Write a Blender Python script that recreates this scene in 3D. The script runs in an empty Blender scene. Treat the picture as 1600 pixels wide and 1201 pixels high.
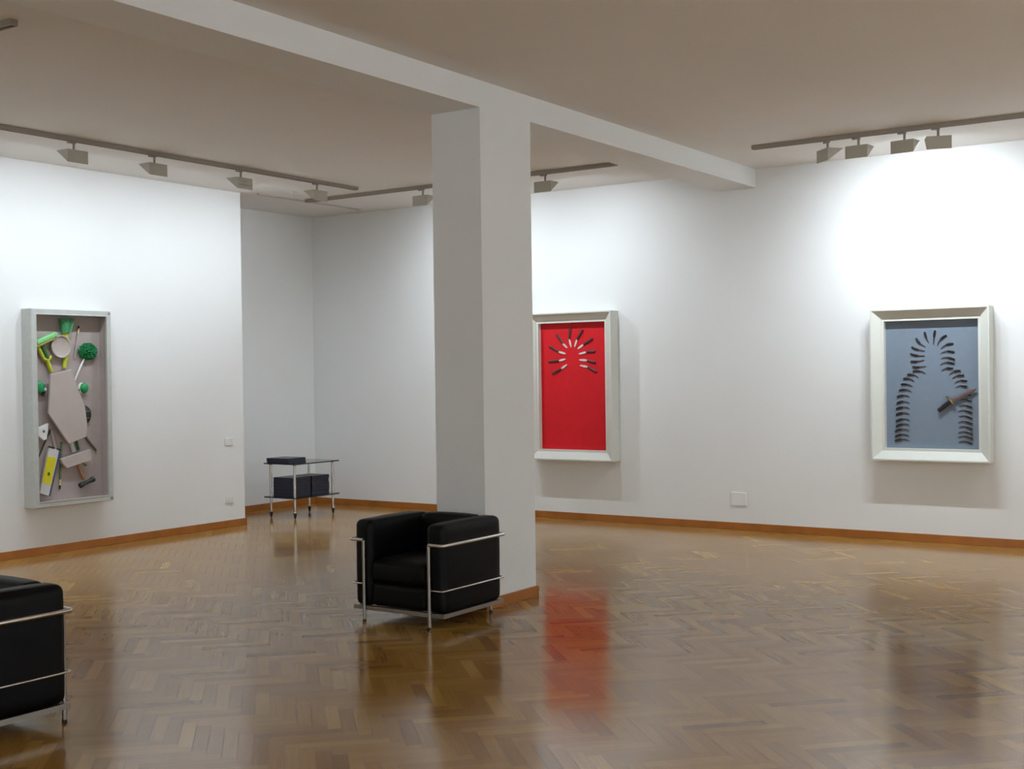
import bpy, math, random
from mathutils import Vector, Matrix, noise

# ------------------------------------------------------------------ camera, world, exposure
scene = bpy.context.scene
col = scene.collection
FOCAL_PX = 1936.8
YAW, PITCH, ROLL = math.radians(-34.076), math.radians(-0.556), math.radians(-0.778)
cam_data = bpy.data.cameras.new('camera')
cam_data.sensor_fit = 'HORIZONTAL'
cam_data.sensor_width = 36.0
cam_data.lens = 36.0 * FOCAL_PX / 1600.0
cam_data.clip_start = 0.05
cam_data.clip_end = 100
cam = bpy.data.objects.new('camera', cam_data)
col.objects.link(cam)
fw = Vector((math.sin(YAW) * math.cos(PITCH), math.cos(YAW) * math.cos(PITCH), math.sin(PITCH)))
rt = Vector((math.cos(YAW), -math.sin(YAW), 0))
up = rt.cross(fw)
r2 = math.cos(ROLL) * rt + math.sin(ROLL) * up
u2 = -math.sin(ROLL) * rt + math.cos(ROLL) * up
m = Matrix.Identity(4)
for i in range(3):
    m[i][0], m[i][1], m[i][2] = r2[i], u2[i], -fw[i]
m[0][3], m[1][3], m[2][3] = 0, 0, 1.65
cam.matrix_world = m
scene.camera = cam

world = bpy.data.worlds.new('world')
scene.world = world
world.use_nodes = True
world.node_tree.nodes['Background'].inputs[0].default_value = (0.8, 0.85, 1, 1)
world.node_tree.nodes['Background'].inputs[1].default_value = 0.0

vs = scene.view_settings
vs.view_transform = 'Standard'
vs.look = 'None'
vs.exposure = 0.0
vs.gamma = 1
vs.use_curve_mapping = False
LAMP_W = 14.0
FILL_K = 3.9
LAMP_COLOR = (0.83, 0.94, 1.03)

random.seed(7)

# ------------------------------------------------------------------ sizes of the room
H, HB = 3.680, 3.492                # ceiling, underside of the beam
XL, YL = -10.184, 9.726             # left wall face and its end
XA, YR = -11.108, 11.848            # alcove wall face, long back wall face
PX0, PX1, PY0, PY1 = -5.413, -4.991, 7.024, 7.660
XE, YS = 4.2, -5.2
BB = 0.0755

# ------------------------------------------------------------------ mesh helpers
class MB:
    def __init__(self):
        self.v = []; self.f = []; self.s = []; self.mi = []
    def add(self, vs_, fs_, smooth=False, mi=0):
        o = len(self.v)
        self.v += [Vector(p) for p in vs_]
        for f in fs_:
            self.f.append([o + i for i in f]); self.s.append(smooth); self.mi.append(mi)
        return self
    def box(self, x0, x1, y0, y1, z0, z1, mi=0):
        p = [(x, y, z) for z in (z0, z1) for y in (y0, y1) for x in (x0, x1)]
        return self.add(p, [(0, 2, 3, 1), (4, 5, 7, 6), (0, 1, 5, 4), (2, 6, 7, 3), (0, 4, 6, 2), (1, 3, 7, 5)], False, mi)
    def tube(self, pts, rad, n=14, caps=True, smooth=True):
        pts = [Vector(p) for p in pts]
        if not isinstance(rad, (list, tuple)): rad = [rad] * len(pts)
        rings = []
        prev = None
        for i, p in enumerate(pts):
            a = (p - pts[i - 1]).normalized() if i else None
            b = (pts[i + 1] - p).normalized() if i < len(pts) - 1 else None
            t = (a + b).normalized() if a is not None and b is not None else (a if a is not None else b)
            if prev is None:
                h = Vector((0, 0, 1)) if abs(t.z) < 0.9 else Vector((1, 0, 0))
                e1 = t.cross(h).normalized()
            else:
                e1 = (prev - t * prev.dot(t)).normalized()
            prev = e1
            e2 = t.cross(e1)
            rings.append([p + rad[i] * (math.cos(2 * math.pi * k / n) * e1 + math.sin(2 * math.pi * k / n) * e2) for k in range(n)])
        vs_ = [q for r in rings for q in r]
        fs_ = []
        for i in range(len(rings) - 1):
            for k in range(n):
                fs_.append((i * n + k, i * n + (k + 1) % n, (i + 1) * n + (k + 1) % n, (i + 1) * n + k))
        self.add(vs_, fs_, smooth)
        if caps:
            self.add(rings[0], [tuple(range(n))[::-1]]); self.add(rings[-1], [tuple(range(n))])
        return self
    def lathe(self, cx, cy, prof, n=24, smooth=True, axis=None):
        vs_ = []
        for r, z in prof:
            for k in range(n):
                a = 2 * math.pi * k / n
                vs_.append((cx + r * math.cos(a), cy + r * math.sin(a), z))
        fs_ = []
        for i in range(len(prof) - 1):
            for k in range(n):
                fs_.append((i * n + k, i * n + (k + 1) % n, (i + 1) * n + (k + 1) % n, (i + 1) * n + k))
        return self.add(vs_, fs_, smooth)
    def plate(self, M, poly, n0, n1, chamfer=0.0):
        """prism of a polygon (u,v) between depths n0 and n1, M maps (u,v,n) to space"""
        c = (sum(p[0] for p in poly) / len(poly), sum(p[1] for p in poly) / len(poly))
        k = len(poly)
        vs_ = [M(u, v, n0) for u, v in poly]
        if chamfer:
            vs_ += [M(u, v, n1 - chamfer) for u, v in poly]
            ins = []
            for u, v in poly:
                d = math.hypot(u - c[0], v - c[1]) or 1
                ins.append((u - (u - c[0]) / d * chamfer, v - (v - c[1]) / d * chamfer))
            vs_ += [M(u, v, n1) for u, v in ins]
            L = 3
        else:
            vs_ += [M(u, v, n1) for u, v in poly]
            L = 2
        fs_ = []
        for l in range(L - 1):
            for i in range(k):
                j = (i + 1) % k
                fs_.append((l * k + i, l * k + j, (l + 1) * k + j, (l + 1) * k + i))
        fs_.append(tuple(range((L - 1) * k, L * k)))
        fs_.append(tuple(range(k))[::-1])
        return self.add(vs_, fs_)
    def strip(self, M, path, widths, n0, n1, chamfer=0.0):
        """a flat bar following a path in the (u,v) plane"""
        L, R = [], []
        for i, p in enumerate(path):
            a = path[max(0, i - 1)]; b = path[min(len(path) - 1, i + 1)]
            d = (b[0] - a[0], b[1] - a[1]); l = math.hypot(*d) or 1
            nx, ny = -d[1] / l, d[0] / l
            w = widths[i] / 2
            L.append((p[0] + nx * w, p[1] + ny * w)); R.append((p[0] - nx * w, p[1] - ny * w))
        k = len(path)
        lay = [(n0, 1.0), (n1 - chamfer, 1.0), (n1, 0.45)] if chamfer else [(n0, 1.0), (n1, 1.0)]
        vs_ = []
        for n, s in lay:
            for i in range(k):
                for q in (L[i], R[i]):
                    vs_.append(M(path[i][0] + (q[0] - path[i][0]) * s, path[i][1] + (q[1] - path[i][1]) * s, n))
        fs_ = []
        T = 2 * k
        for l in range(len(lay) - 1):
            for i in range(k - 1):
                a, b = l * T + 2 * i, (l + 1) * T + 2 * i
                fs_.append((a, a + 2, b + 2, b)); fs_.append((a + 1, b + 1, b + 3, a + 3))
            a, b = l * T, (l + 1) * T
            fs_.append((a, b, b + 1, a + 1))
            a, b = l * T + 2 * k - 2, (l + 1) * T + 2 * k - 2
            fs_.append((a, a + 1, b + 1, b))
        t = (len(lay) - 1) * T
        for i in range(k - 1):
            fs_.append((t + 2 * i, t + 2 * i + 2, t + 2 * i + 3, t + 2 * i + 1))
            fs_.append((2 * i, 2 * i + 1, 2 * i + 3, 2 * i + 2))
        return self.add(vs_, fs_)
    def build(self, name, mat, parent=None, bevel=0.0, recalc=True):
        import bmesh
        me = bpy.data.meshes.new(name)
        me.from_pydata([tuple(p) for p in self.v], [], self.f)
        for i, p in enumerate(me.polygons):
            p.use_smooth = self.s[i]; p.material_index = self.mi[i]
        if recalc:
            bm = bmesh.new(); bm.from_mesh(me)
            bmesh.ops.recalc_face_normals(bm, faces=bm.faces)
            bm.to_mesh(me); bm.free()
        for mm in (mat if isinstance(mat, (list, tuple)) else [mat]): me.materials.append(mm)
        o = bpy.data.objects.new(name, me)
        col.objects.link(o)
        if parent is not None: o.parent = parent
        if bevel:
            md = o.modifiers.new('bevel', 'BEVEL'); md.width = bevel; md.segments = 2; md.limit_method = 'ANGLE'
        return o

def empty(name, loc=(0, 0, 0), rz=0.0):
    o = bpy.data.objects.new(name, None)
    o.empty_display_size = 0.1
    o.location = loc; o.rotation_euler = (0, 0, rz)
    col.objects.link(o)
    return o
def tag(o, label=None, cat=None, group=None, kind=None):
    if label: o['label'] = label
    if cat: o['category'] = cat
    if group: o['group'] = group
    if kind: o['kind'] = kind
    return o
def copy_tree(o, parent=None):
    c = o.copy(); col.objects.link(c)
    if parent is not None: c.parent = parent
    for ch in list(o.children): copy_tree(ch, c)
    return c

# ------------------------------------------------------------------ materials
def mat(name, rgb, rough=0.5, metal=0.0, spec=0.5, var=0.0, vscale=8.0, bump=0.0, bscale=60.0, coat=0.0, sheen=0.0):
    m_ = bpy.data.materials.new(name); m_.use_nodes = True
    nt = m_.node_tree; N = nt.nodes; Lk = nt.links
    b = N['Principled BSDF']
    b.inputs['Base Color'].default_value = (*rgb, 1)
    b.inputs['Roughness'].default_value = rough
    b.inputs['Metallic'].default_value = metal
    b.inputs['Specular IOR Level'].default_value = spec
    b.inputs['Coat Weight'].default_value = coat
    b.inputs['Sheen Weight'].default_value = sheen
    tc = N.new('ShaderNodeTexCoord')
    if var:
        nz = N.new('ShaderNodeTexNoise'); nz.inputs['Scale'].default_value = vscale; nz.inputs['Detail'].default_value = 4
        Lk.new(tc.outputs['Object'], nz.inputs['Vector'])
        mr = N.new('ShaderNodeMapRange'); mr.inputs[1].default_value = .25; mr.inputs[2].default_value = .75
        mr.inputs[3].default_value = 1 - var; mr.inputs[4].default_value = 1 + var
        Lk.new(nz.outputs['Fac'], mr.inputs[0])
        mx = N.new('ShaderNodeVectorMath'); mx.operation = 'SCALE'; mx.inputs[0].default_value = rgb
        Lk.new(mr.outputs[0], mx.inputs['Scale']); Lk.new(mx.outputs[0], b.inputs['Base Color'])
    if bump:
        nb = N.new('ShaderNodeTexNoise'); nb.inputs['Scale'].default_value = bscale; nb.inputs['Detail'].default_value = 3
        Lk.new(tc.outputs['Object'], nb.inputs['Vector'])
        bp = N.new('ShaderNodeBump'); bp.inputs['Strength'].default_value = bump; bp.inputs['Distance'].default_value = 0.004
        Lk.new(nb.outputs['Fac'], bp.inputs['Height']); Lk.new(bp.outputs[0], b.inputs['Normal'])
    return m_

M_WALL = mat('wall_paint', (0.80, 0.80, 0.79), 0.75, spec=0.25, var=0.012, vscale=1.5, bump=0.05, bscale=90)
M_CEIL = mat('ceiling_paint', (0.80, 0.765, 0.73), 0.85, spec=0.2, var=0.015, vscale=1.2)
M_BASE = mat('baseboard_wood', (0.36, 0.125, 0.022), 0.28, spec=0.5, var=0.18, vscale=5)
M_LEATHER = mat('black_leather', (0.0016, 0.0016, 0.0022), 0.48, spec=0.16, bump=0.12, bscale=220)
M_CHROME = mat('chrome', (0.62, 0.62, 0.60), 0.22, metal=1.0)
M_STEEL = mat('brushed_steel', (0.33, 0.31, 0.28), 0.34, metal=1.0)
M_RUBBER = mat('black_rubber', (0.012, 0.010, 0.010), 0.6)
M_GLASS = mat('smoked_glass_shelf', (0.012, 0.016, 0.018), 0.08, spec=0.6)
M_FIX = mat('fixture_paint', (0.46, 0.435, 0.37), 0.5, spec=0.35)
M_TRK2 = mat('pale_track_paint', (0.50, 0.46, 0.41), 0.6)
M_FIXD = mat('track_paint', (0.34, 0.30, 0.255), 0.5, spec=0.35)
M_FRAME = mat('frame_paint', (0.66, 0.66, 0.60), 0.5, spec=0.35, var=0.02, vscale=6)
M_FRAME2 = mat('grey_frame_paint', (0.50, 0.51, 0.48), 0.55, spec=0.35, var=0.06, vscale=22)
M_RED = mat('red_panel', (0.66, 0.009, 0.016), 0.55, spec=0.3, var=0.06, vscale=14)
M_BLUE = mat('blue_panel', (0.185, 0.228, 0.285), 0.6, spec=0.3, var=0.04, vscale=14)
M_BACKING = mat('mauve_grey_paint', (0.43, 0.365, 0.345), 0.7, spec=0.2, var=0.05, vscale=9)
M_BOARD = mat('board_paint', (0.47, 0.405, 0.375), 0.65, spec=0.25, var=0.04, vscale=9)
M_KNIFE_DARK = mat('dark_handle', (0.012, 0.007, 0.010), 0.45)
M_HANDLE_RED = mat('brown_handle', (0.085, 0.016, 0.018), 0.5)
M_BLADE = mat('blade_steel', (0.85, 0.80, 0.74), 0.35, metal=0.55)
M_BLADE_DULL = mat('dull_blade', (0.075, 0.055, 0.055), 0.5, metal=0.2)
M_BRASS = mat('brass_guard', (0.22, 0.15, 0.06), 0.35, metal=0.9)
M_DAG = mat('dagger_sheath', (0.15, 0.10, 0.095), 0.45, metal=0.2, var=0.15, vscale=30)
M_GREEN = mat('green_bristle', (0.01, 0.24, 0.075), 0.6, var=0.5, vscale=60)
M_GREEN2 = mat('green_plastic', (0.012, 0.30, 0.09), 0.4, var=0.1, vscale=30)
M_MINT = mat('mint_bristle', (0.24, 0.58, 0.25), 0.6, var=0.15, vscale=50)
M_FAN = mat('fan_bristle', (0.09, 0.36, 0.16), 0.5, var=0.35, vscale=70)
M_LIME = mat('lime_plastic', (0.50, 0.52, 0.04), 0.4, var=0.05, vscale=20)
M_DKGREEN = mat('dark_green', (0.02, 0.13, 0.03), 0.5)
M_WHITE = mat('white_plastic', (0.75, 0.75, 0.74), 0.35)
M_CREAM = mat('cream_ferrule', (0.66, 0.62, 0.36), 0.5)
M_BLACK = mat('black_metal', (0.02, 0.02, 0.022), 0.4, var=0.2, vscale=40)
M_GREYB = mat('grey_band', (0.13, 0.13, 0.10), 0.5)
M_YELLOW = mat('yellow_label', (0.72, 0.64, 0.012), 0.5, var=0.06, vscale=25)
M_ALU = mat('aluminium', (0.70, 0.69, 0.70), 0.35, metal=0.35)
M_NAVY = mat('blue_edge', (0.07, 0.08, 0.16), 0.5)
M_WOODH = mat('hammer_wood', (0.34, 0.16, 0.065), 0.5, var=0.2, vscale=20)
M_BOOK = mat('catalogue_cover', (0.014, 0.014, 0.03), 0.35, var=0.2, vscale=40)
M_PAGES = mat('catalogue_pages', (0.035, 0.035, 0.06), 0.5, var=0.3, vscale=120)
M_REFL = mat('reflector', (0.9, 0.9, 0.88), 0.3)
M_TRAMP = bpy.data.materials.new('lamp_tube'); M_TRAMP.use_nodes = True
_n = M_TRAMP.node_tree.nodes
_b = _n['Principled BSDF']; _b.inputs['Emission Color'].default_value = (1, 0.98, 0.95, 1); _b.inputs['Emission Strength'].default_value = 12

def floor_material():
    m_ = bpy.data.materials.new('parquet'); m_.use_nodes = True
    nt = m_.node_tree; N = nt.nodes; Lk = nt.links
    b = N['Principled BSDF']
    at = N.new('ShaderNodeAttribute'); at.attribute_name = 'tone'
    uv = N.new('ShaderNodeUVMap'); uv.uv_map = 'UVMap'
    mp = N.new('ShaderNodeMapping'); mp.inputs['Scale'].default_value = (2.5, 75.0, 1)
    Lk.new(uv.outputs[0], mp.inputs[0])
    nz = N.new('ShaderNodeTexNoise'); nz.inputs['Scale'].default_value = 1.0; nz.inputs['Detail'].default_value = 5; nz.inputs['Roughness'].default_value = 0.6
    Lk.new(mp.outputs[0], nz.inputs['Vector'])
    ad = N.new('ShaderNodeMath'); ad.operation = 'MULTIPLY_ADD'; ad.inputs[1].default_value = 0.36
    Lk.new(nz.outputs['Fac'], ad.inputs[0]); Lk.new(at.outputs['Fac'], ad.inputs[2])
    cr = N.new('ShaderNodeValToRGB')
    e = cr.color_ramp.elements
    e[0].position = 0.0; e[0].color = (0.16, 0.068, 0.013, 1)
    e[1].position = 1.1; e[1].color = (0.58, 0.36, 0.10, 1)
    x = cr.color_ramp.elements.new(0.5); x.color = (0.335, 0.165, 0.033, 1)
    Lk.new(ad.outputs[0], cr.inputs[0])
    Lk.new(cr.outputs[0], b.inputs['Base Color'])
    b.inputs['Roughness'].default_value = 0.17
    b.inputs['Specular IOR Level'].default_value = 0.60
    tc = N.new('ShaderNodeTexCoord')
    n2 = N.new('ShaderNodeTexNoise'); n2.inputs['Scale'].default_value = 1.1; n2.inputs['Detail'].default_value = 3
    Lk.new(tc.outputs['Object'], n2.inputs['Vector'])
    mr = N.new('ShaderNodeMapRange'); mr.inputs[1].default_value = .3; mr.inputs[2].default_value = .7; mr.inputs[3].default_value = .11; mr.inputs[4].default_value = .19
    Lk.new(n2.outputs['Fac'], mr.inputs[0]); Lk.new(mr.outputs[0], b.inputs['Roughness'])
    bp = N.new('ShaderNodeBump'); bp.inputs['Strength'].default_value = 0.025; bp.inputs['Distance'].default_value = 0.002
    Lk.new(nz.outputs['Fac'], bp.inputs['Height']); Lk.new(bp.outputs[0], b.inputs['Normal'])
    return m_
M_FLOOR = floor_material()
M_SUB = mat('parquet_joint', (0.045, 0.018, 0.008), 0.5)

# ------------------------------------------------------------------ room shell
def build_floor():
    n = 6; w = 0.067
    X0, X1, Y0, Y1 = XA - .25, XE, YS, YR + .2
    c = math.sqrt(.5)
    P = Vector((c, -c)); Q = Vector((c, c))           # plank axes, 45 degrees to the walls
    rnd = random.Random(3)
    verts, faces, tone, uvs = [], [], [], []
    g = 0.0006
    cx, cy = (X0 + X1) / 2, (Y0 + Y1) / 2
    R = int(14 / w)
    def plank(a0, b0, la, lb, horiz):
        wx = cx + (a0 + la / 2) * w * P.x + (b0 + lb / 2) * w * Q.x
        wy = cy + (a0 + la / 2) * w * P.y + (b0 + lb / 2) * w * Q.y
        if not (X0 + .1 < wx < X1 - .0 and Y0 < wy < Y1 - .1): return
        i = len(verts)
        for (da, db) in ((0, 0), (la, 0), (la, lb), (0, lb)):
            a = (a0 + da) * w + (g if da == 0 else -g); b = (b0 + db) * w + (g if db == 0 else -g)
            verts.append((cx + a * P.x + b * Q.x, cy + a * P.y + b * Q.y, 0.0))
        faces.append((i, i + 1, i + 2, i + 3))
        t = rnd.gauss(0.37, 0.085) - (0.22 if rnd.random() < .05 else 0)
        tone.append(min(.95, max(0.02, t)))
        ou, ov = rnd.random() * 20, rnd.random() * 20
        if horiz: uvs.append([(ou, ov), (ou + la * w, ov), (ou + la * w, ov + lb * w), (ou, ov + lb * w)])
        else: uvs.append([(ou, ov), (ou, ov + la * w), (ou + lb * w, ov + la * w), (ou + lb * w, ov)])
    for b in range(-R, R):
        k0 = (-R - b) // (2 * n)
        for k in range(k0, k0 + 2 * R // (2 * n) + 3):
            plank(b + 2 * n * k, b, n, 1, True)
            # vertical plank in column x starts at row x - 2n + 1 (mod 2n)
            x = b
            plank(x, x - 2 * n + 1 + 2 * n * k - 2 * n * 0, 1, n, False)
    i = len(verts)
    verts.extend([(X0, Y0, -.0016), (X1, Y0, -.0016), (X1, Y1, -.0016), (X0, Y1, -.0016),
                  (X0, Y0, -.12), (X1, Y0, -.12), (X1, Y1, -.12), (X0, Y1, -.12)])
    ex = [(0, 1, 2, 3), (7, 6, 5, 4), (0, 4, 5, 1), (1, 5, 6, 2), (2, 6, 7, 3), (3, 7, 4, 0)]
    for f in ex: faces.append(tuple(i + j for j in f))
    me = bpy.data.meshes.new('floor'); me.from_pydata(verts, [], faces)
    me.materials.append(M_FLOOR); me.materials.append(M_SUB)
    at = me.attributes.new('tone', 'FLOAT', 'FACE')
    ul = me.uv_layers.new(name='UVMap')
    for p in me.polygons:
        if p.index < len(tone):
            at.data[p.index].value = tone[p.index]
            for li, q in zip(p.loop_indices, uvs[p.index]): ul.data[li].uv = q
        else:
            p.material_index = 1
    o = bpy.data.objects.new('floor', me); col.objects.link(o)
    return o
tag(build_floor(), 'glossy brown herringbone parquet floor', kind='structure')

def struct(name, mb, mt, label, bevel=0.0):
    return tag(mb.build(name, mt, bevel=bevel), label, kind='structure')
struct('ceiling', MB().box(XA - .25, XE + .2, YS - .2, YR + .2, H, H + .2), M_CEIL, 'plain off-white ceiling')
struct('wall_left', MB().box(XA - .25, XL, YS - .2, YL, 0, H), M_WALL, 'white wall on the left, ending at the alcove')
struct('wall_alcove', MB().box(XA - .25, XA, YL, YR + .2, 0, H), M_WALL, 'recessed white wall behind the trolley')
struct('wall_back', MB().box(XA, XE + .2, YR, YR + .2, 0, H), M_WALL, 'long white wall behind the pillar')
struct('wall_right', MB().box(XE, XE + .2, YS - .2, YR, 0, H), M_WALL, 'white wall outside the view to the right')
struct('wall_front', MB().box(XL, XE, YS - .2, YS, 0, H), M_WALL, 'white wall behind the viewer')
struct('trim_beam', MB().box(PX0, PX1, YS, YR, HB, H), M_WALL, 'white ceiling beam running over the pillar')
struct('trim_pillar', MB().box(PX0, PX1, PY0, PY1, 0, HB), M_WALL, 'square white pillar carrying the beam')
T = 0.016
def bboard(name, x0, x1, y0, y1, lab):
    struct(name, MB().box(x0, x1, y0, y1, 0, BB), M_BASE, lab, bevel=0.003)
bboard('baseboard_left', XL, XL + T, YS, YL, 'orange-brown wooden baseboard of the left wall')
bboard('baseboard_alcove_return', XA + T, XL + T, YL, YL + T, 'orange-brown baseboard around the wall end')
bboard('baseboard_alcove', XA, XA + T, YL, YR, 'orange-brown wooden baseboard in the alcove')
bboard('baseboard_back', XA + T, XE, YR - T, YR, 'orange-brown wooden baseboard of the long back wall')
pb = MB()
pb.box(PX0 - T, PX1 + T, PY0 - T, PY0, 0, BB); pb.box(PX0 - T, PX1 + T, PY1, PY1 + T, 0, BB)
pb.box(PX0 - T, PX0, PY0, PY1, 0, BB); pb.box(PX1, PX1 + T, PY0, PY1, 0, BB)
struct('baseboard_pillar', pb, M_BASE, 'orange-brown wooden skirting around the pillar foot', bevel=0.003)
BLUE= [(-3.303, 1.977, -3.265, 1.874), (-3.384, 1.922, -3.296, 1.838), (-3.424, 1.841, -3.302, 1.799), (-3.437, 1.778, -3.302, 1.754), (-3.436, 1.704, -3.308, 1.715), (-3.421, 1.654, -3.293, 1.657), (-3.416, 1.609, -3.299, 1.586), (-3.469, 1.58, -3.362, 1.545), (-3.506, 1.541, -3.404, 1.513), (-3.528, 1.485, -3.42, 1.463), (-3.207, 1.99, -3.222, 1.855), (-3.103, 1.94, -3.188, 1.841), (-3.043, 1.861, -3.158, 1.812), (-3.034, 1.783, -3.156, 1.772), (-3.032, 1.713, -3.159, 1.723), (-3.035, 1.677, -3.165, 1.666), (-3.048, 1.633, -3.155, 1.608), (-2.98, 1.611, -3.084, 1.571), (-2.951, 1.567, -3.054, 1.539), (-2.924, 1.515, -3.034, 1.495), (-3.548, 1.428, -3.431, 1.416), (-3.567, 1.367, -3.446, 1.367), (-3.571, 1.307, -3.45, 1.31), (-3.577, 1.252, -3.45, 1.259), (-3.578, 1.197, -3.451, 1.204), (-3.579, 1.136, -3.452, 1.15), (-3.579, 1.087, -3.452, 1.101), (-3.589, 1.039, -3.459, 1.05), (-3.589, 0.99, -3.459, 1.001), (-3.59, 0.947, -3.457, 0.953), (-2.922, 1.462, -3.028, 1.453), (-2.892, 1.382, -2.989, 1.388), (-2.884, 1.326, -2.995, 1.335), (-2.881, 1.27, -2.998, 1.282), (-2.882, 1.22, -3.002, 1.234), (-2.88, 1.167, -3.005, 1.184), (-2.88, 1.12, -3.008, 1.13), (-2.878, 1.07, -3.0, 1.086), (-2.878, 1.026, -3.009, 1.033), (-2.878, 0.982, -3.01, 0.994), (-2.882, 0.938, -3.007, 0.947)]
DAG= [(-3.178, 1.24), (-3.067, 1.328), (-2.841, 1.444), (-3.104, 1.374), (-3.036, 1.296)]
RED= [(-7.229, 1.914, -7.288, 1.964, -7.368, 2.073), (-7.179, 1.921, -7.202, 2.01, -7.188, 2.143), (-7.135, 1.923, -7.103, 2.005, -7.027, 2.111), (-7.095, 1.901, -7.02, 1.947, -6.902, 2.01), (-7.08, 1.844, -6.984, 1.864, -6.871, 1.869), (-7.078, 1.78, -6.973, 1.771, -6.867, 1.745), (-7.07, 1.719, -6.968, 1.699, -6.862, 1.64), (-7.235, 1.73, -7.311, 1.685, -7.433, 1.627), (-7.253, 1.791, -7.341, 1.774, -7.475, 1.766), (-7.252, 1.85, -7.346, 1.876, -7.466, 1.938)]
IT= {'bristle': [(7.337, 2.222), (7.483, 2.229), (7.444, 2.085), (7.366, 2.083)], 'neck': [(7.366, 2.083), (7.444, 2.085), (7.436, 2.029), (7.386, 2.029)], 'necklow': [(7.408, 2.041), (7.413, 1.931), (7.388, 1.749)], 'plate': [(7.339, 1.952), (7.446, 1.953), (7.337, 1.843)], 'bar': [(7.063, 1.982), (7.277, 2.069)], 'y1': [(7.1, 1.947), (7.133, 1.887), (7.159, 1.837), (7.2, 1.822)], 'y2': [(7.243, 1.864), (7.221, 1.834), (7.2, 1.822)], 'y3': [(7.2, 1.822), (7.22, 1.767), (7.247, 1.713)], 'dk': [(7.148, 1.953), (7.201, 1.84)], 'pom': [(7.654, 1.909), (7.762, 1.909), (7.653, 1.822)], 'pomh': [(7.616, 1.84), (7.567, 1.766), (7.485, 1.619)], 'pen': [(7.568, 2.161), (7.565, 2.13), (7.558, 2.087), (7.511, 1.84)], 'body': [(7.191, 1.689), (7.416, 1.736), (7.567, 1.378), (7.589, 1.21), (7.576, 1.087), (7.38, 1.03), (7.163, 1.324), (7.18, 1.509)], 'gl': [(7.106, 1.571), (7.167, 1.546), (7.146, 1.492)], 'gr': [(7.6, 1.556), (7.548, 1.545), (7.533, 1.496)], 'dome': [(7.609, 1.296), (7.69, 1.293), (7.607, 1.215)], 'stick': [(7.588, 1.148), (7.634, 1.066), (7.742, 0.947)], 'tape': [(7.065, 1.19), (7.189, 1.233), (7.168, 1.084), (7.13, 1.071), (7.07, 1.119)], 'hole': [(7.132, 1.16)], 'rod': [(7.229, 1.165), (7.171, 1.06), (7.093, 0.908)], 'rodt': [(7.09, 0.909), (7.058, 0.845)], 'lev': [(7.191, 1.013), (7.319, 0.976), (7.192, 0.547), (7.083, 0.587)], 'gp': [(7.352, 1.05), (7.342, 0.868), (7.33, 0.693)], 'gf': [(7.33, 0.693), (7.327, 0.638)], 'gt': [(7.327, 0.638), (7.325, 0.602)], 'cyl': [(7.445, 1.045), (7.479, 0.951)], 'cyl2': [(7.51, 1.054), (7.537, 0.96)], 'block': [(7.3, 0.889), (7.617, 0.964), (7.635, 0.96), (7.648, 0.86), (7.369, 0.799), (7.324, 0.845)], 'ham': [(7.519, 0.819), (7.547, 0.749), (7.589, 0.672)], 'head': [(7.53, 0.618), (7.685, 0.671)], 'tip': [(7.596, 0.839), (7.614, 0.806)], 'rear': [(7.243, 1.164), (7.281, 0.993)]}
# ------------------------------------------------------------------ armchairs
def cushion(x0, x1, y0, y1, z0, z1, r=0.04, bulge=(0.0, 0.0, 0.0), n=12, wrinkle=0.0015, seed=0):
    """rounded upholstered block, its faces crowned by bulge"""
    c = Vector(((x0 + x1) / 2, (y0 + y1) / 2, (z0 + z1) / 2))
    h = Vector(((x1 - x0) / 2, (y1 - y0) / 2, (z1 - z0) / 2))
    r = min(r, min(h) * .95)
    mb = MB(); vs_ = {}; V = []; F = []
    def vid(i, j, k):
        key = (i, j, k)
        if key in vs_: return vs_[key]
        t = [i / n * 2 - 1, j / n * 2 - 1, k / n * 2 - 1]
        # concentrate samples towards the edges
        t = [math.copysign(1 - (1 - abs(a)) ** 1.6, a) for a in t]
        p = Vector((t[0] * h.x, t[1] * h.y, t[2] * h.z))
        q = Vector([max(-h[a] + r, min(h[a] - r, p[a])) for a in range(3)])
        d = p - q
        if d.length > 1e-9: p = q + d.normalized() * r
        for a in range(3):
            o1, o2 = (a + 1) % 3, (a + 2) % 3
            f = max(0, 1 - t[o1] ** 2) * max(0, 1 - t[o2] ** 2)
            p[a] += t[a] * abs(t[a]) ** 3 * bulge[a] * f ** .6
        p += noise.noise_vector(p * 9 + Vector((seed, seed * 2, 0))) * wrinkle
        V.append(p + c); vs_[key] = len(V) - 1
        return vs_[key]
    for a in range(n):
        for b in range(n):
            for s in (0, n):
                for f in ([(s, a, b), (s, a + 1, b), (s, a + 1, b + 1), (s, a, b + 1)],
                          [(a, s, b), (a + 1, s, b), (a + 1, s, b + 1), (a, s, b + 1)],
                          [(a, b, s), (a + 1, b, s), (a + 1, b + 1, s), (a, b + 1, s)]):
                    F.append([vid(*q) for q in f])
    mb.add(V, F, True)
    return mb

def arc(p0, p1, p2, r, n=6):
    """points rounding the corner p1"""
    p0, p1, p2 = Vector(p0), Vector(p1), Vector(p2)
    a = (p0 - p1).normalized(); b = (p2 - p1).normalized()
    out = []
    for i in range(n + 1):
        t = i / n * math.pi / 2
        out.append(p1 + a * r * (1 - math.sin(t)) + b * r * (1 - math.cos(t)))
    return out
def route(pts, r):
    out = [Vector(pts[0])]
    for i in range(1, len(pts) - 1): out += arc(pts[i - 1], pts[i], pts[i + 1], r)
    out.append(Vector(pts[-1]))
    return out

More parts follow.
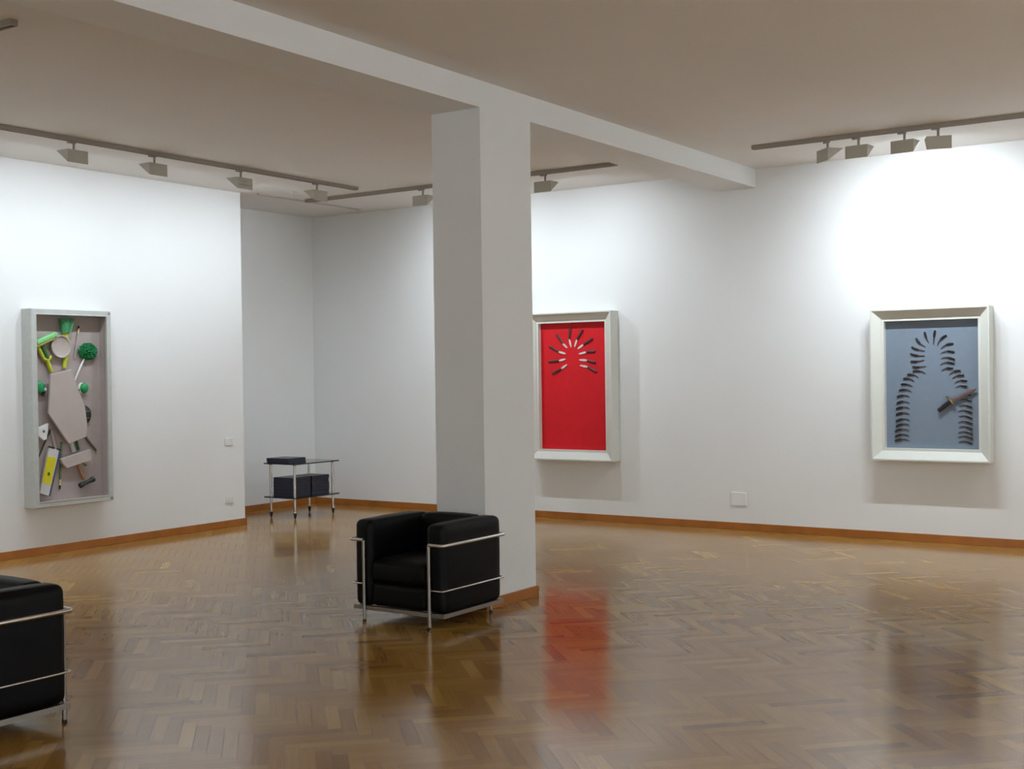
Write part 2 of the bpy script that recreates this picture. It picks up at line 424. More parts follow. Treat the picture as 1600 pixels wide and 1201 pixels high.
def make_armchair(rear_x=0.275):
    root = empty('armchair')
    yf, yb = -0.350, 0.338
    ZT, ZM = 0.545, 0.252
    # posts (front ones rise to the top rail, rear ones too)
    for sx in (-1, 1):
        for y in (yf, yb):
            x = sx * (0.275 if y == yf else rear_x)
            top = ZT - .004
            leg = MB().tube([(x, y, 0.0165), (x, y, top)], 0.0115, 16).build('leg', M_STEEL, root)
            MB().lathe(x, y, [(0.0, 0.0), (0.012, 0.0), (0.0125, 0.003), (0.0125, 0.016), (0.0, 0.017)], 16).build('foot_glide', M_RUBBER, leg)['label'] = 'dark rubber glide'
    # top rail : thick tube, in front it turns inwards to the front posts
    xr = 0.388
    pts = [(-0.275, yf, ZT), (-xr, yf, ZT), (-xr, yb + .012, ZT), (xr, yb + .012, ZT), (xr, yf, ZT), (0.275, yf, ZT)]
    MB().tube(route(pts, 0.016), 0.0125, 16).build('top_rail', M_CHROME, root)
    pts = [(-0.275, yf + .004, ZM), (-xr + .006, yf + .004, ZM), (-xr + .006, yb + .008, ZM), (xr - .006, yb + .008, ZM), (xr - .006, yf + .004, ZM), (0.275, yf + .004, ZM)]
    MB().tube(route(pts, 0.012), 0.0062, 12).build('middle_rod', M_CHROME, root)
    # base frame : steel angle running all round
    b = MB(); xo = 0.380; z0, z1 = 0.076, 0.103
    b.box(-xo, xo, yf + .012, yf + .020, z0, z1); b.box(-xo, xo, yb - .006, yb + .002, z0, z1)
    b.box(-xo, -xo + .008, yf + .020, yb - .006, z0, z1); b.box(xo - .008, xo, yf + .020, yb - .006, z0, z1)
    b.box(-xo + .008, xo - .008, yf + .020, yf + .05, z1 - .006, z1); b.box(-xo + .008, xo - .008, yb - .036, yb - .006, z1 - .006, z1)
    b.box(-xo + .008, -xo + .04, yf + .05, yb - .036, z1 - .006, z1); b.box(xo - .04, xo - .008, yf + .05, yb - .036, z1 - .006, z1)
    b.build('base_frame', M_STEEL, root)
    yc0, yc1 = yf + .022, yb - .008
    zb = z1 + .001
    sw = 0.232
    cushion(-sw, sw, yc0, yc1 - .135, zb, 0.262, 0.03, (0, .006, .004), seed=1).build('lower_cushion', M_LEATHER, root)
    cushion(-sw, sw, yc0 - .004, yc1 - .135, 0.264, 0.412, 0.04, (0, .012, .016), seed=2).build('seat_cushion', M_LEATHER, root)
    for sx in (-1, 1):
        a, c_ = sorted((sx * (sw + .002), sx * 0.374))
        cushion(a, c_, yc0, yc1, zb, 0.671, 0.035, (.012, .008, .010), n=16, seed=5 + sx).build('arm_cushion', M_LEATHER, root)
    cushion(-sw, sw, yc1 - .132, yc1, zb, 0.668, 0.035, (0, .014, .014), n=14, seed=9).build('back_cushion', M_LEATHER, root)
    return root
ch = make_armchair()
ch.location = (-5.197, 6.642, 0)
tag(ch, 'black leather cube armchair with chrome tube frame standing in front of the white pillar', 'armchair', 'black leather armchairs with steel tube frames')
ch2 = make_armchair(0.335)
ch2.location = (-5.462, 3.368, 0)
ch2.rotation_euler = (0, 0, math.radians(-1.5))
tag(ch2, 'black leather cube armchair cut off by the left edge of the photo', 'armchair', 'black leather armchairs with steel tube frames')

# ------------------------------------------------------------------ trolley with catalogues
TX0, TX1, TY0, TY1 = -10.475, -9.965, 10.300, 11.050
TZ, SZ = 0.640, 0.250
tr = empty('side_trolley', ((TX0 + TX1) / 2, (TY0 + TY1) / 2, 0))
tag(tr, 'small two-tier trolley with dark shelves and chrome legs on casters in the alcove', 'trolley')
hx, hy = (TX1 - TX0) / 2, (TY1 - TY0) / 2
def shelf(name, z):
    s = MB(); s.plate(lambda u, v, n_: (u, v, n_), [(-hx + .01, -hy), (hx - .01, -hy), (hx, -hy + .01), (hx, hy - .01), (hx - .01, hy), (-hx + .01, hy), (-hx, hy - .01), (-hx, -hy + .01)], z - .014, z)
    return s.build(name, M_GLASS, tr)
shelf('top_shelf', TZ); shelf('bottom_shelf', SZ)
for sx in (-1, 1):
    for sy in (-1, 1):
        x, y = sx * (hx - .065), sy * (hy - .055)
        lg = MB().tube([(x, y, 0.075), (x, y, TZ - .0145)], 0.0152, 16).build('leg', M_CHROME, tr)
        MB().lathe(x, y, [(0, .088), (.019, .086), (.021, .078), (.021, .068), (0, .066)], 18).build('collar', M_CHROME, lg)
        MB().lathe(x, y, [(0, .067), (.019, .066), (.017, .045), (.009, .006), (.0, .0)], 18).build('caster', M_RUBBER, lg)
        MB().lathe(x, y, [(0, TZ - .0145), (.021, TZ - .015), (.021, TZ - .025), (.0153, TZ - .027)], 18).build('bracket', M_CHROME, lg)

def make_book(w, d, t):
    root = empty('catalogue')
    b = MB()
    b.box(-w / 2, w / 2, -d / 2, d / 2, 0, .0012); b.box(-w / 2, w / 2, -d / 2, d / 2, t - .0012, t); b.box(-w / 2, -w / 2 + .0015, -d / 2, d / 2, .0012, t - .0012)
    b.build('cover', M_BOOK, root)
    MB().box(-w / 2 + .0016, w / 2 - .002, -d / 2 + .002, d / 2 - .002, .0013, t - .0013).build('pages', M_PAGES, root)
    return root
NTH = ['topmost', 'second from top', 'third from top', 'fourth from top', 'fifth from top', 'sixth from top', 'seventh from top', 'eighth from top']
NTHB = ['lowest', 'second lowest', 'third lowest', 'fourth lowest', 'fifth lowest', 'sixth lowest', 'seventh lowest', 'eighth lowest']
def stack(first, cnt, x, y, z, t, label, group, rz=0.0, jit=.004):
    for i in range(cnt):
        o = first if i == 0 else copy_tree(first)
        o.location = (x + random.uniform(-jit, jit), y + random.uniform(-jit, jit), z + .0002 + i * (t + .0002))
        o.rotation_euler = (0, 0, rz + random.uniform(-.012, .012))
        tag(o, label % (NTH[cnt - 1 - i] if cnt - 1 - i < 8 else ('lowest' if i == 0 else NTHB[i])), 'book', group)
bw, bd = 0.31, 0.295
xc = (TX0 + TX1) / 2 - .005
stack(make_book(bw, bd, .0135), 16, xc - .01, 10.525, SZ, .0135, 'dark blue-black catalogue, %s in the nearer tall stack on the trolley', 'catalogues in the nearer stack on the bottom shelf')
stack(make_book(bw, bd, .0135), 16, xc - .01, 10.842, SZ, .0135, 'dark blue-black catalogue, %s in the farther tall stack on the trolley', 'catalogues in the farther stack on the bottom shelf')
stack(make_book(bw + .02, bd + .01, .0135), 4, -10.275, 10.478, TZ, .0135, 'dark catalogue, %s of the low pile on the trolley top', 'catalogues in the low pile on top', rz=math.radians(3))

# ------------------------------------------------------------------ wall plates
def wall_plate(name, Mf, w, h, holes, label, cat, mt, loc):
    root = empty(name, loc)
    MB().plate(Mf, [(-w / 2, -h / 2), (w / 2, -h / 2), (w / 2, h / 2), (-w / 2, h / 2)], 0.0005, 0.012, 0.003).build('cover_plate', mt, root)
    for kind, u, v in holes:
        MB().plate(Mf, [(u - .012, v - .018), (u + .012, v - .018), (u + .012, v + .018), (u - .012, v + .018)], 0.0115, 0.015, 0.002).build(kind, M_WHITE, root)
    tag(root, label, cat)
ML = lambda u, v, n_: (n_, u, v)
MR = lambda u, v, n_: (u, -n_, v)
wall_plate('light_switch', ML, .115, .078, [('rocker', -.03, 0), ('rocker', .03, 0)], 'upper small white switch plate near the end of the left wall', 'light switch', M_WHITE, (XL, 9.497, .935))
wall_plate('power_socket', ML, .115, .078, [('socket_insert', -.03, 0), ('socket_insert', .03, 0)], 'lower small white socket plate near the end of the left wall, above the baseboard', 'socket', M_WHITE, (XL, 9.493, .300))
wall_plate('blank_wall_plate', MR, .165, .135, [], 'larger white blank plate low on the back wall between the red and the blue picture', 'wall plate', M_WALL, (-5.215, YR, .318))
# ------------------------------------------------------------------ track lighting
TRZ = H - 0.035
def track(x0, x1, y0, y1, label, zt=None, M_FIXD=M_FIXD):
    zt = TRZ if zt is None else zt
    loc = ((x0 + x1) / 2, (y0 + y1) / 2, H)
    root = empty('lighting_track', loc)
    hx_, hy_ = (x1 - x0) / 2, (y1 - y0) / 2
    dz = zt - H
    b = MB()
    if hx_ > hy_:
        b.box(-hx_, hx_, -hy_, -hy_ + .008, dz, -.0005); b.box(-hx_, hx_, hy_ - .008, hy_, dz, -.0005); b.box(-hx_, hx_, -hy_ + .008, hy_ - .008, -.010, -.0005)
        e = [(-hx_ - .004, -hx_, -hy_, hy_), (hx_, hx_ + .004, -hy_, hy_)]
    else:
        b.box(-hx_, -hx_ + .008, -hy_, hy_, dz, -.0005); b.box(hx_ - .008, hx_, -hy_, hy_, dz, -.0005); b.box(-hx_ + .008, hx_ - .008, -hy_, hy_, -.010, -.0005)
        e = [(-hx_, hx_, -hy_ - .004, -hy_), (-hx_, hx_, hy_, hy_ + .004)]
    b.build('rail', M_FIXD, root)
    for q in e: MB().box(*q, dz, -.0005).build('end_cap', M_FIXD, root)
    tag(root, label, 'lighting track', 'ceiling lighting tracks')
    return root
track(-8.935, -8.880, -3.0, 10.21, 'long grey lighting track carrying the spotlights along the left wall')
track(-9.99, -5.90, 10.555, 10.607, 'grey lighting track passing behind the pillar, parallel to the back wall')
track(-4.49, 2.6, 10.575, 10.627, 'grey lighting track at the upper right with the four clustered spotlights')
track(-8.4, -6.24, 4.225, 4.277, 'grey lighting track whose end shows at the upper left corner of the photo')
track(-10.10, -10.05, 9.90, 11.60, 'thin pale track on the ceiling of the alcove above the trolley', zt=H - .010, M_FIXD=M_TRK2)

def make_head(power):
    """wall washer: wedge shaped housing open towards the wall (+y) and the floor"""
    root = empty('spotlight')
    w, hh, dp, t = 0.100, 0.108, 0.150, 0.002
    zt, zb = -0.077, -0.186          # below the track underside (origin)
    ad = MB(); ad.box(-.055, .012, -.016, .016, -.018, -.0005); ad.build('adapter', M_FIXD, root)
    MB().tube([(0, 0, -.018), (0, 0, zt + .0005)], 0.0105, 14).build('stem', M_FIXD, root)
    y0 = -0.055
    hs = MB()
    hs.box(-w, w, y0, y0 + t, zb, zt)                                   # back
    hs.box(-w, w, y0 + t, y0 + dp, zt - t, zt)                          # top
    for s in (-1, 1):                                                   # triangular cheeks
        xa, xb = sorted((s * w, s * (w - t)))
        P_ = [(y0 + t, zt - t), (y0 + dp, zt - t), (y0 + t, zb)]
        hs.add([(xa, a, b) for a, b in P_] + [(xb, a, b) for a, b in P_], [(0, 1, 2), (5, 4, 3), (0, 3, 4, 1), (1, 4, 5, 2), (2, 5, 3, 0)])
    hs.build('housing', M_FIX, root)
    rf = MB(); rf.add([(-w + .004, y0 + .006, zb + .012), (w - .004, y0 + .006, zb + .012), (w - .004, y0 + .006, zt - .012), (-w + .004, y0 + .006, zt - .012),
                       (-w + .004, y0 + .004, zb + .012), (w - .004, y0 + .004, zb + .012), (w - .004, y0 + .004, zt - .012), (-w + .004, y0 + .004, zt - .012)],
                      [(0, 1, 2, 3), (7, 6, 5, 4), (0, 4, 5, 1), (1, 5, 6, 2), (2, 6, 7, 3), (3, 7, 4, 0)])
    rf.build('reflector', M_REFL, root)
    MB().tube([(-.055, y0 + .024, zt - .028), (.055, y0 + .024, zt - .028)], 0.006, 12).build('lamp_tube', M_TRAMP, root)
    if power > 0:
        ld = bpy.data.lights.new('wall_washer_lamp', 'AREA'); ld.shape = 'RECTANGLE'
        ld.size = 0.13; ld.size_y = 0.014; ld.energy = power; ld.color = LAMP_COLOR; ld.spread = math.radians(152)
        lo = bpy.data.objects.new('wall_washer_lamp', ld); col.objects.link(lo); lo.parent = root
        lo.location = (0, y0 + .042, zt - .030)
        d = Vector((0, math.cos(math.radians(57)), -math.sin(math.radians(57))))
        lo.rotation_euler = d.to_track_quat('-Z', 'Y').to_euler()
    return root
def head(x, y, rz, power, label, grp):
    r_ = make_head(power * LAMP_W)
    r_.location = (x, y, TRZ); r_.rotation_euler = (0, 0, rz)
    tag(r_, label, 'spotlight', grp)
    return r_
LEFT = math.radians(90)
GL, GR, GP = 'spotlights washing the left wall', 'spotlights in the cluster at the upper right', 'spotlights on the track behind the pillar'
head(-8.907, 6.62, LEFT, .72, 'grey wedge spotlight farthest left, above the box of brushes and tools', GL)
head(-8.907, 7.47, LEFT, .72, 'grey wedge spotlight second from the left on the left wall track', GL)
head(-8.907, 8.52, LEFT, .72, 'grey wedge spotlight third from the left, above the end of the left wall', GL)
head(-8.907, 9.59, LEFT, .8, 'grey wedge spotlight nearest the end of the left wall track, beyond the wall corner', GL)
head(-8.285, 10.581, 0, 1.6, 'grey spotlight just left of the pillar top, partly hidden by it', GP)
head(-6.720, 10.581, 0, 1.1, 'grey spotlight just right of the pillar, above the red picture', GP)
head(-3.79, 10.601, math.radians(-42), .30, 'turned grey spotlight, leftmost of the cluster at the upper right', GR)
head(-3.515, 10.601, math.radians(-3), 1.0, 'grey spotlight second from the left in the cluster at the upper right', GR)
head(-3.12, 10.601, math.radians(-6), 1.0, 'grey spotlight with a bright lit edge showing, third in the cluster', GR)
head(-2.84, 10.601, math.radians(22), 1.0, 'rightmost grey spotlight of the cluster, above the blue picture', GR)
# the same tracks go on outside the view, with spotlights added for ambient light
OUT = 'spotlights added outside the view'
ORD = ['first', 'second', 'third', 'fourth', 'fifth', 'sixth', 'seventh', 'eighth', 'ninth']
for k, y in enumerate((5.55, 4.5, 3.4, 2.2)):
    head(-8.907, y, LEFT, .72, 'added grey wedge spotlight, %s outside the view on the left wall track' % ORD[k], OUT)
for k, x in enumerate((-1.2, 0.6, 2.2)):
    head(x, 10.601, 0, .8, 'added grey wedge spotlight, %s outside the view on the back wall track' % ORD[k], OUT)
track(XE - 1.28, XE - 1.225, -4.2, 9.6, 'added grey lighting track along the right wall outside the view')  # unseen track and washers, added to lift the room's ambient light
for i in range(9):
    head(XE - 1.2525, -3.6 + 1.55 * i, -LEFT, FILL_K, 'added grey wedge spotlight, %s on the right wall track outside the view' % ORD[i], OUT)
track(-8.0, 2.4, YS + 1.22, YS + 1.275, 'added unseen grey lighting track along the wall behind the viewer')  # added fill: unseen track with washers that brighten the room from behind
for i in range(7):
    head(-7.4 + 1.5 * i, YS + 1.2475, math.radians(180), FILL_K * 0.6, 'added unseen grey wedge spotlight, %s on the track behind the viewer' % ORD[i], OUT)

# ------------------------------------------------------------------ framed pieces on the back wall
def frame_ring(Mf, u0, u1, v0, v1, prof, name, mt, parent):
    """mitred moulding: prof is a list of (inset, depth)"""
    V = []; F = []
    for ins, n_ in prof:
        V += [Mf(u0 + ins, v0 + ins, n_), Mf(u1 - ins, v0 + ins, n_), Mf(u1 - ins, v1 - ins, n_), Mf(u0 + ins, v1 - ins, n_)]
    k = len(prof)
    for i in range(k):
        j = (i + 1) % k
        for c in range(4):
            F.append((4 * i + c, 4 * i + (c + 1) % 4, 4 * j + (c + 1) % 4, 4 * j + c))
    mb = MB(); mb.add(V, F)
    return mb.build(name, mt, parent)
FD = 0.170
PROF = [(0, .001), (0, FD), (.014, FD), (.020, FD - .008), (.085, .112), (.088, .104), (.112, .104), (.112, .078), (.112, .001)]
PN = 0.045
def picture(cx, z0, z1, w, label, panel_mat, name):
    root = empty(name, (cx, YR, z0))
    tag(root, label, 'framed artwork')
    hgt = z1 - z0
    frame_ring(MR, -w / 2, w / 2, 0, hgt, PROF, 'frame', M_FRAME, root)
    MB().plate(MR, [(-w / 2 + .112, .112), (w / 2 - .112, .112), (w / 2 - .112, hgt - .112), (-w / 2 + .112, hgt - .112)], .002, PN).build('panel', panel_mat, root)
    return root
CXB, ZB0 = -3.240, 0.772
pb_ = picture(CXB, ZB0, 2.198, 1.085, 'white framed blue-grey panel with an arch of small dark knives and one dagger', M_BLUE, 'framed_knife_panel')
CXR, ZR0 = -7.150, 0.670
pr_ = picture(CXR, ZR0, 2.306, 1.085, 'white framed bright red panel with a sunburst of table knives', M_RED, 'framed_knife_panel')

def lerp(a, b, t): return (a[0] + (b[0] - a[0]) * t, a[1] + (b[1] - a[1]) * t)
def bowed(a, b, bow, n=8):
    d = (b[0] - a[0], b[1] - a[1])
    nrm = (-d[1], d[0])
    if nrm[1] < 0: nrm = (-nrm[0], -nrm[1])
    return [(a[0] + d[0] * i / n + nrm[0] * bow * 4 * (i / n) * (1 - i / n), a[1] + d[1] * i / n + nrm[1] * bow * 4 * (i / n) * (1 - i / n)) for i in range(n + 1)]
for i, (a0, a1, b0, b1) in enumerate(BLUE):
    a = (a0 - CXB, a1 - ZB0); b = (b0 - CXB, b1 - ZB0)
    bow = {0: -.05, 1: -.10, 2: -.05, 3: -.06, 4: -.05, 5: -.05, 10: 0.02}.get(i, .13)
    pth = bowed(a, b, bow)
    MBk = MB().strip(MR, pth[:5], [.014, .020, .022, .021, .016], PN + .001, PN + .013, .004)
    k = MBk.build('small_knife', M_KNIFE_DARK, pb_)
    MB().strip(MR, pth[4:], [.012, .013, .011, .008, .003], PN + .003, PN + .006).build('blade', M_BLADE_DULL, k)
# dagger held out in front of the panel
g = [(p[0] - CXB, p[1] - ZB0) for p in DAG]
n0 = PN + .0155
dg = MB().strip(MR, [g[0], lerp(g[0], g[1], .06), lerp(g[0], g[1], .12), lerp(g[0], g[1], .5), lerp(g[0], g[1], .9), g[1]], [.030, .040, .034, .042, .036, .036], n0, n0 + .026, .008).build('dagger', M_KNIFE_DARK, pb_)
MB().strip(MR, [g[3], lerp(g[3], g[4], .1), lerp(g[3], g[4], .5), lerp(g[3], g[4], .9), g[4]], [.010, .014, .018, .014, .010], n0 - .002, n0 + .028, .004).build('guard', M_BRASS, dg)
MB().strip(MR, [g[1], lerp(g[1], g[2], .3), lerp(g[1], g[2], .6), lerp(g[1], g[2], .8), lerp(g[1], g[2], .93), g[2]], [.036, .036, .038, .042, .028, .004], n0 + .006, n0 + .016, .004).build('sheath', M_DAG, dg)
for sgn in (.25,):
    q = lerp(g[0], g[2], sgn)
    MB().tube([MR(q[0], q[1], PN + .0005), MR(q[0], q[1], n0 + .004)], .005, 10).build('mounting_pin', M_BLACK, dg)

for tip0, tip1, j0, j1, e0, e1 in RED:
    tip = (tip0 - CXR, tip1 - ZR0); jn = (j0 - CXR, j1 - ZR0); en = (e0 - CXR, e1 - ZR0)
    k = MB().strip(MR, [jn, lerp(jn, en, .15), lerp(jn, en, .5), lerp(jn, en, .85), en], [.020, .024, .027, .031, .020], PN + .001, PN + .014, .005).build('table_knife', M_HANDLE_RED, pr_)
    MB().strip(MR, [tip, lerp(tip, jn, .15), lerp(tip, jn, .6), jn], [.008, .017, .024, .016], PN + .003, PN + .007).build('blade', M_BLADE, k)

# ------------------------------------------------------------------ deep box of brushes and tools on the left wall
BY0, BY1, BZ0, BZ1 = 6.965, 7.850, 0.455, 2.300
CY = (BY0 + BY1) / 2
bx = empty('assemblage_box', (XL, CY, BZ0))
tag(bx, 'tall shallow grey box on the left wall holding green brushes, boards and tools', 'framed artwork')
w_, h_ = BY1 - BY0, BZ1 - BZ0
BDP = 0.150
frame_ring(ML, -w_ / 2, w_ / 2, 0, h_, [(0, .001), (0, BDP - .006), (.004, BDP), (.042, BDP), (.046, BDP + .004), (.054, BDP + .004), (.054, BDP - .02), (.034, BDP - .02), (.034, .001)], 'frame', M_FRAME2, bx)
MB().plate(ML, [(-w_ / 2 + .034, .034), (w_ / 2 - .034, .034), (w_ / 2 - .034, h_ - .034), (-w_ / 2 + .034, h_ - .034)], .002, .022).build('back_panel', M_BACKING, bx)
frame_ring(ML, -w_ / 2 + .0345, w_ / 2 - .0345, .0345, h_ - .0345, [(0, .0225), (0, BDP - .021), (.006, BDP - .021), (.006, .0225)], 'lining', M_BACKING, bx)
for cy_, cz_ in ((1, 1), (1, 0)):   # corner screws
    u_, v_ = w_ / 2 - .022, (h_ - .024 if cz_ else .024)
    MB().plate(ML, [(u_ + .012 * math.cos(a), v_ + .012 * math.sin(a)) for a in [k * math.pi / 6 for k in range(12)]], BDP, BDP + .003).build('corner_screw', M_STEEL, bx)
BN = .0225
def P_(key):
    return [(a - CY, b - BZ0) for a, b in IT[key]]
def rod3(key, name, rad, n_, mt, parent=bx, cuts=None):
    pts = [ML(u, v, n_) for u, v in P_(key)]
    return MB().tube(pts, rad, 12).build(name, mt, parent)
# upright washing-up brush : fan of bristles, neck and handle
q = P_('necklow'); nk = P_('neck')
db = MB(); db.tube([ML(*q[0], .045), ML(*q[1], .045), ML(*q[2], .045)], [.024, .02, .02], 12)
db = db.build('brush_handle', M_LIME, bx)
MB().strip(ML, [lerp(nk[0], nk[1], .5), lerp(nk[3], nk[2], .5)], [.078, .044], .030, .060, .008).build('brush_neck', M_LIME, db)
MB().strip(ML, [lerp(q[1], q[2], .30), lerp(q[1], q[2], .42), lerp(q[1], q[2], .56)], [.05, .075, .045], .03, .062, .006).build('brush_collar', M_LIME, db)
bt = P_('bristle'); fan = MB()
rf_ = random.Random(5)
for i in range(170):
    s = rf_.random(); t = rf_.random()
    a = lerp(bt[3], bt[2], s); b = lerp(bt[0], bt[1], s)
    n_ = .028 + .05 * t; n2 = .026 + .075 * t
    top = 1 - .12 * rf_.random() - (.10 if .45 < s < .52 else 0)
    b = lerp(a, b, top)
    fan.tube([ML(a[0], a[1], n_), ML(b[0] + rf_.uniform(-.004, .004), b[1], n2)], [.0035, .0042], 5)
fan.build('brush_bristles', M_FAN, db)
# round lid as the face
p = P_('plate'); c = p[0]; ru, rv = p[1][0] - c[0], c[1] - p[2][1]
def ell(c, ru, rv, k=40): return [(c[0] + ru * math.cos(2 * math.pi * i / k), c[1] + rv * math.sin(2 * math.pi * i / k)) for i in range(k)]
lid = MB()
prof = [(0, .066), (.80, .066), (.86, .070), (.90, .078), (.97, .079), (1.0, .073), (1.0, .062), (.9, .058), (0, .058)]
V = []; F = []
K = 48
for s, n_ in prof:
    V += [ML(c[0] + ru * s * math.cos(2 * math.pi * i / K), c[1] + rv * s * math.sin(2 * math.pi * i / K), n_) for i in range(K)]
for a in range(len(prof) - 1):
    for i in range(K): F.append((a * K + i, a * K + (i + 1) % K, (a + 1) * K + (i + 1) % K, (a + 1) * K + i))
lid.add(V, F, True); lid.build('round_lid', M_BOARD, bx)
# mop squeezer raised at the left : mint bar and forked lime handle
br = P_('bar')
mp_ = MB().strip(ML, [br[0], lerp(br[0], br[1], .05), lerp(br[0], br[1], .95), br[1]], [.035, .052, .052, .035], .05, .105, .012).build('scrubbing_brush', M_MINT, bx)
off = lambda pp, dv: [(a, b + dv) for a, b in pp]
bo = off(br, -.030)
MB().strip(ML, [lerp(bo[0], bo[1], .0), lerp(bo[0], bo[1], .9)], [.020, .020], .055, .095, .004).build('brush_back', M_LIME, mp_)
fk = MB()
for key, r_ in (('y1', .018), ('y2', .015), ('y3', .0195)):
    pts = [ML(u, v, .05) for u, v in P_(key)]
    fk.tube(pts, r_, 14)
fk.build('forked_handle', M_LIME, bx)
rod3('dk', 'dark_green_bar', .017, .055, M_DKGREEN)
# round green brush on a white stick
p = P_('pom'); c = p[0]; ru, rv = p[1][0] - c[0], c[1] - p[2][1]
pm = MB().plate(ML, ell(c, ru * .45, rv * .45, 24), BN + .001, .05, .01).build('round_brush', M_GREEN, bx)
pom = MB(); rp = random.Random(11)
for i in range(520):
    a = rp.random() * 2 * math.pi; ce = rp.random(); s = math.sqrt(1 - ce * ce)
    rr = rp.uniform(.88, 1.03)
    tip = ML(c[0] + ru * s * math.cos(a) * rr, c[1] + rv * s * math.sin(a) * rr, .040 + .062 * ce * rr)
    bs = ML(c[0] + ru * .35 * s * math.cos(a), c[1] + rv * .35 * s * math.sin(a), .040 + .02 * ce)
    pom.tube([bs, tip], [.003, .0048], 5)
pom.build('bristles', M_GREEN, pm)
hp = P_('pomh')
MB().tube([ML(*hp[0], .045), ML(*hp[1], .05), ML(*hp[2], .06)], [.009, .011, .007], 10).build('stick', M_WHITE, pm)
# pencils
def pencil(body, fer, tip, mb_mat, rad=.009, n_=.032):
    o = MB().tube([ML(*u, n_) for u in body], rad, 8).build('pencil', mb_mat, bx)
    MB().tube([ML(*u, n_) for u in fer], rad * 1.08, 8).build('ferrule', M_CREAM, o)
    MB().tube([ML(*u, n_) for u in tip], [rad * 1.0, rad * .7], 8).build('tip', M_BLACK, o)
p = P_('pen'); pencil([p[2], p[3]], [p[1], p[2]], [p[1], lerp(p[1], p[0], .8)], M_BACKING)
pencil(P_('gp'), P_('gf'), P_('gt'), mat('green_pencil', (.10, .20, .07), .5))
# six-sided board as the body
bd_ = MB().plate(ML, P_('body'), .085, .110, .004).build('body_board', M_BOARD, bx)
bc = [lerp((sum(a for a, _ in P_('body')) / 8, sum(b for _, b in P_('body')) / 8), q_, .72) for q_ in P_('body')]
MB().plate(ML, bc, BN, .0845).build('board_spacer', M_BACKING, bd_)
def ball(c, r, rn, mt, parent, name, n_=.055):
    V = []; F = []; A, B = 20, 12
    for i in range(B + 1):
        t = math.pi * i / B
        for j in range(A):
            a = 2 * math.pi * j / A
            V.append(ML(c[0] + r * math.sin(t) * math.cos(a), c[1] + r * 1.15 * math.sin(t) * math.sin(a), n_ + rn * math.cos(t)))
    for i in range(B):
        for j in range(A): F.append((i * A + j, i * A + (j + 1) % A, (i + 1) * A + (j + 1) % A, (i + 1) * A + j))
    b_ = MB(); b_.add(V, F, True)
    return b_.build(name, mt, parent)
g_ = P_('gl'); o = ball(g_[0], .052, .030, M_GREEN2, bx, 'green_knob')
MB().tube([ML(*lerp(g_[0], g_[1], .75), .055), ML(*g_[1], .055)], .020, 14).build('collar', M_WHITE, o)
MB().tube([ML(*g_[1], .05), ML(*g_[2], .045)], .014, 10).build('shank', M_BLACK, o)
g_ = P_('gr'); o = ball(g_[0], .044, .034, M_GREEN2, bx, 'green_knob')
MB().plate(ML, ell((g_[0][0] - .016, g_[0][1]), .046, .052, 26), .034, .052, .004).build('collar', M_WHITE, o)
MB().tube([ML(*g_[1], .045), ML(*g_[2], .045)], .010, 10).build('shank', M_BLACK, o)
# dark round brush looking out behind the board
p = P_('dome'); c = p[0]; r_ = p[1][0] - c[0]
dm = ball(c, r_, .045, M_BLACK, bx, 'dark_round_brush', .03)
for k_ in (-.25, .35):
    zz = c[1] - r_ * k_ * 1.3 + .01
    w2 = r_ * math.sqrt(max(.05, 1 - (k_ * 1.1) ** 2))
    V = []; F = []; A = 16
    for i in range(A + 1):
        t = math.pi * i / A
        for dv in (-.008, .008):
            V.append(ML(c[0] + w2 * 1.02 * math.cos(t), zz + dv, .03 + .0455 * math.sin(t) * (w2 / r_) + .001))
    for i in range(A): F.append((2 * i, 2 * i + 1, 2 * i + 3, 2 * i + 2))
    sb = MB(); sb.add(V, F, True); sb.build('grey_band', M_GREYB, dm)
st = MB().tube([ML(*u, .034) for u in P_('stick')], [.010, .013, .010], 10).build('thin_file', M_GREYB, bx)
tp = MB().plate(ML, P_('tape'), .035, .075, .008).build('white_tape_measure', M_WHITE, bx)
MB().plate(ML, ell(P_('hole')[0], .013, .013, 16), .075, .0765).build('hub', M_GREYB, tp)
rd = rod3('rod', 'black_rod', .0065, .036, M_BLACK)
MB().tube([ML(*u, .036) for u in P_('rodt')], .011, 10).build('tip', M_WHITE, rd)
rod3('rear', 'grey_rod', .016, .032, M_BACKING)
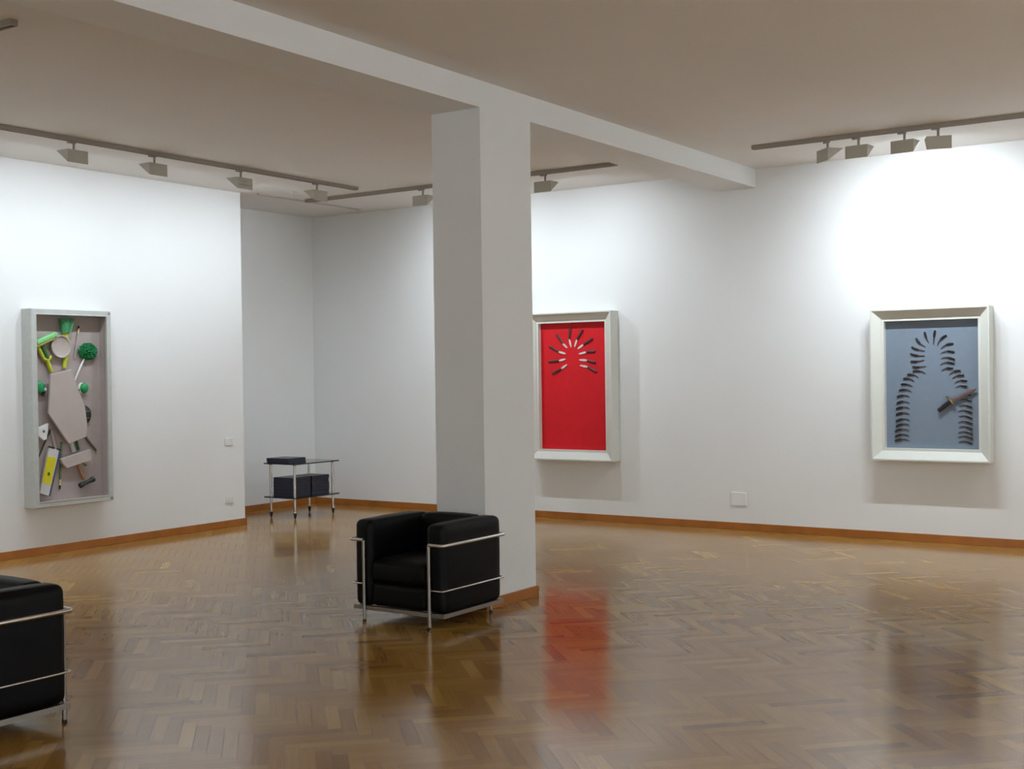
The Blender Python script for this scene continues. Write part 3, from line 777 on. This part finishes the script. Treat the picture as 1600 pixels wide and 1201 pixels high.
# folding rule / tool in clear pack with yellow label
l_ = P_('lev')
lv = MB().plate(ML, l_, .045, .070, .002).build('spirit_level', M_ALU, bx)
def lq(s, t): return lerp(lerp(l_[0], l_[1], s), lerp(l_[3], l_[2], s), t)
MB().plate(ML, [lq(.0, .20), lq(.76, .20), lq(.82, .77), lq(.0, .77)], .070, .0715).build('yellow_label', M_YELLOW, lv)
MB().plate(ML, ell(lq(.42, .56), .014, .018, 14), .0715, .0722).build('label_mark', M_DKGREEN, lv)
MB().plate(ML, [lq(.86, .0), lq(1.0, .0), lq(1.0, 1), lq(.86, 1)], .070, .0730).build('blue_edge', M_NAVY, lv)
MB().plate(ML, [lq(.0, -.012), lq(.45, -.012), lq(.45, .02), lq(.0, .02)], .046, .0745).build('dark_clip', M_BLACK, lv)
MB().plate(ML, [lq(.62, -.012), lq(1, -.012), lq(1, .02), lq(.62, .02)], .046, .0745).build('dark_clip', M_BLACK, lv)
# leg with metal tube, block and hammer
tb = rod3('cyl', 'metal_tube', .021, .045, M_ALU)
rod3('cyl2', 'dark_green_stick', .012, .040, M_DKGREEN)
b_ = P_('block')
bk = MB()
bk.plate(ML, [b_[4], b_[3], b_[2], b_[5]], .05, .095)
blk = [(b_[0][0] + .03, b_[0][1] - .01), b_[2], b_[3], b_[4], b_[5], b_[0]]
MB().plate(ML, [b_[0], b_[2], b_[3], b_[4], b_[5]], .050, .092, .003).build('wooden_block', M_BOARD, bx)
hm = MB().tube([ML(*u, .05) for u in P_('ham')], [.015, .014, .017], 12).build('hammer', M_WOODH, bx)
hd = P_('head')
MB().tube([ML(*hd[0], .062), ML(*lerp(hd[0], hd[1], .18), .062), ML(*lerp(hd[0], hd[1], .22), .062), ML(*lerp(hd[0], hd[1], .8), .062), ML(*lerp(hd[0], hd[1], .84), .062), ML(*hd[1], .062)], [.026, .026, .021, .021, .027, .027], 16).build('hammer_head', M_BLACK, hm)
t_ = P_('tip')
o = MB().tube([ML(*t_[0], .04), ML(*lerp(t_[0], t_[1], .6), .04)], .014, 10).build('small_cap', M_LIME, bx)
MB().tube([ML(*lerp(t_[0], t_[1], .6), .04), ML(*t_[1], .04)], .010, 10).build('point', M_BLACK, o)
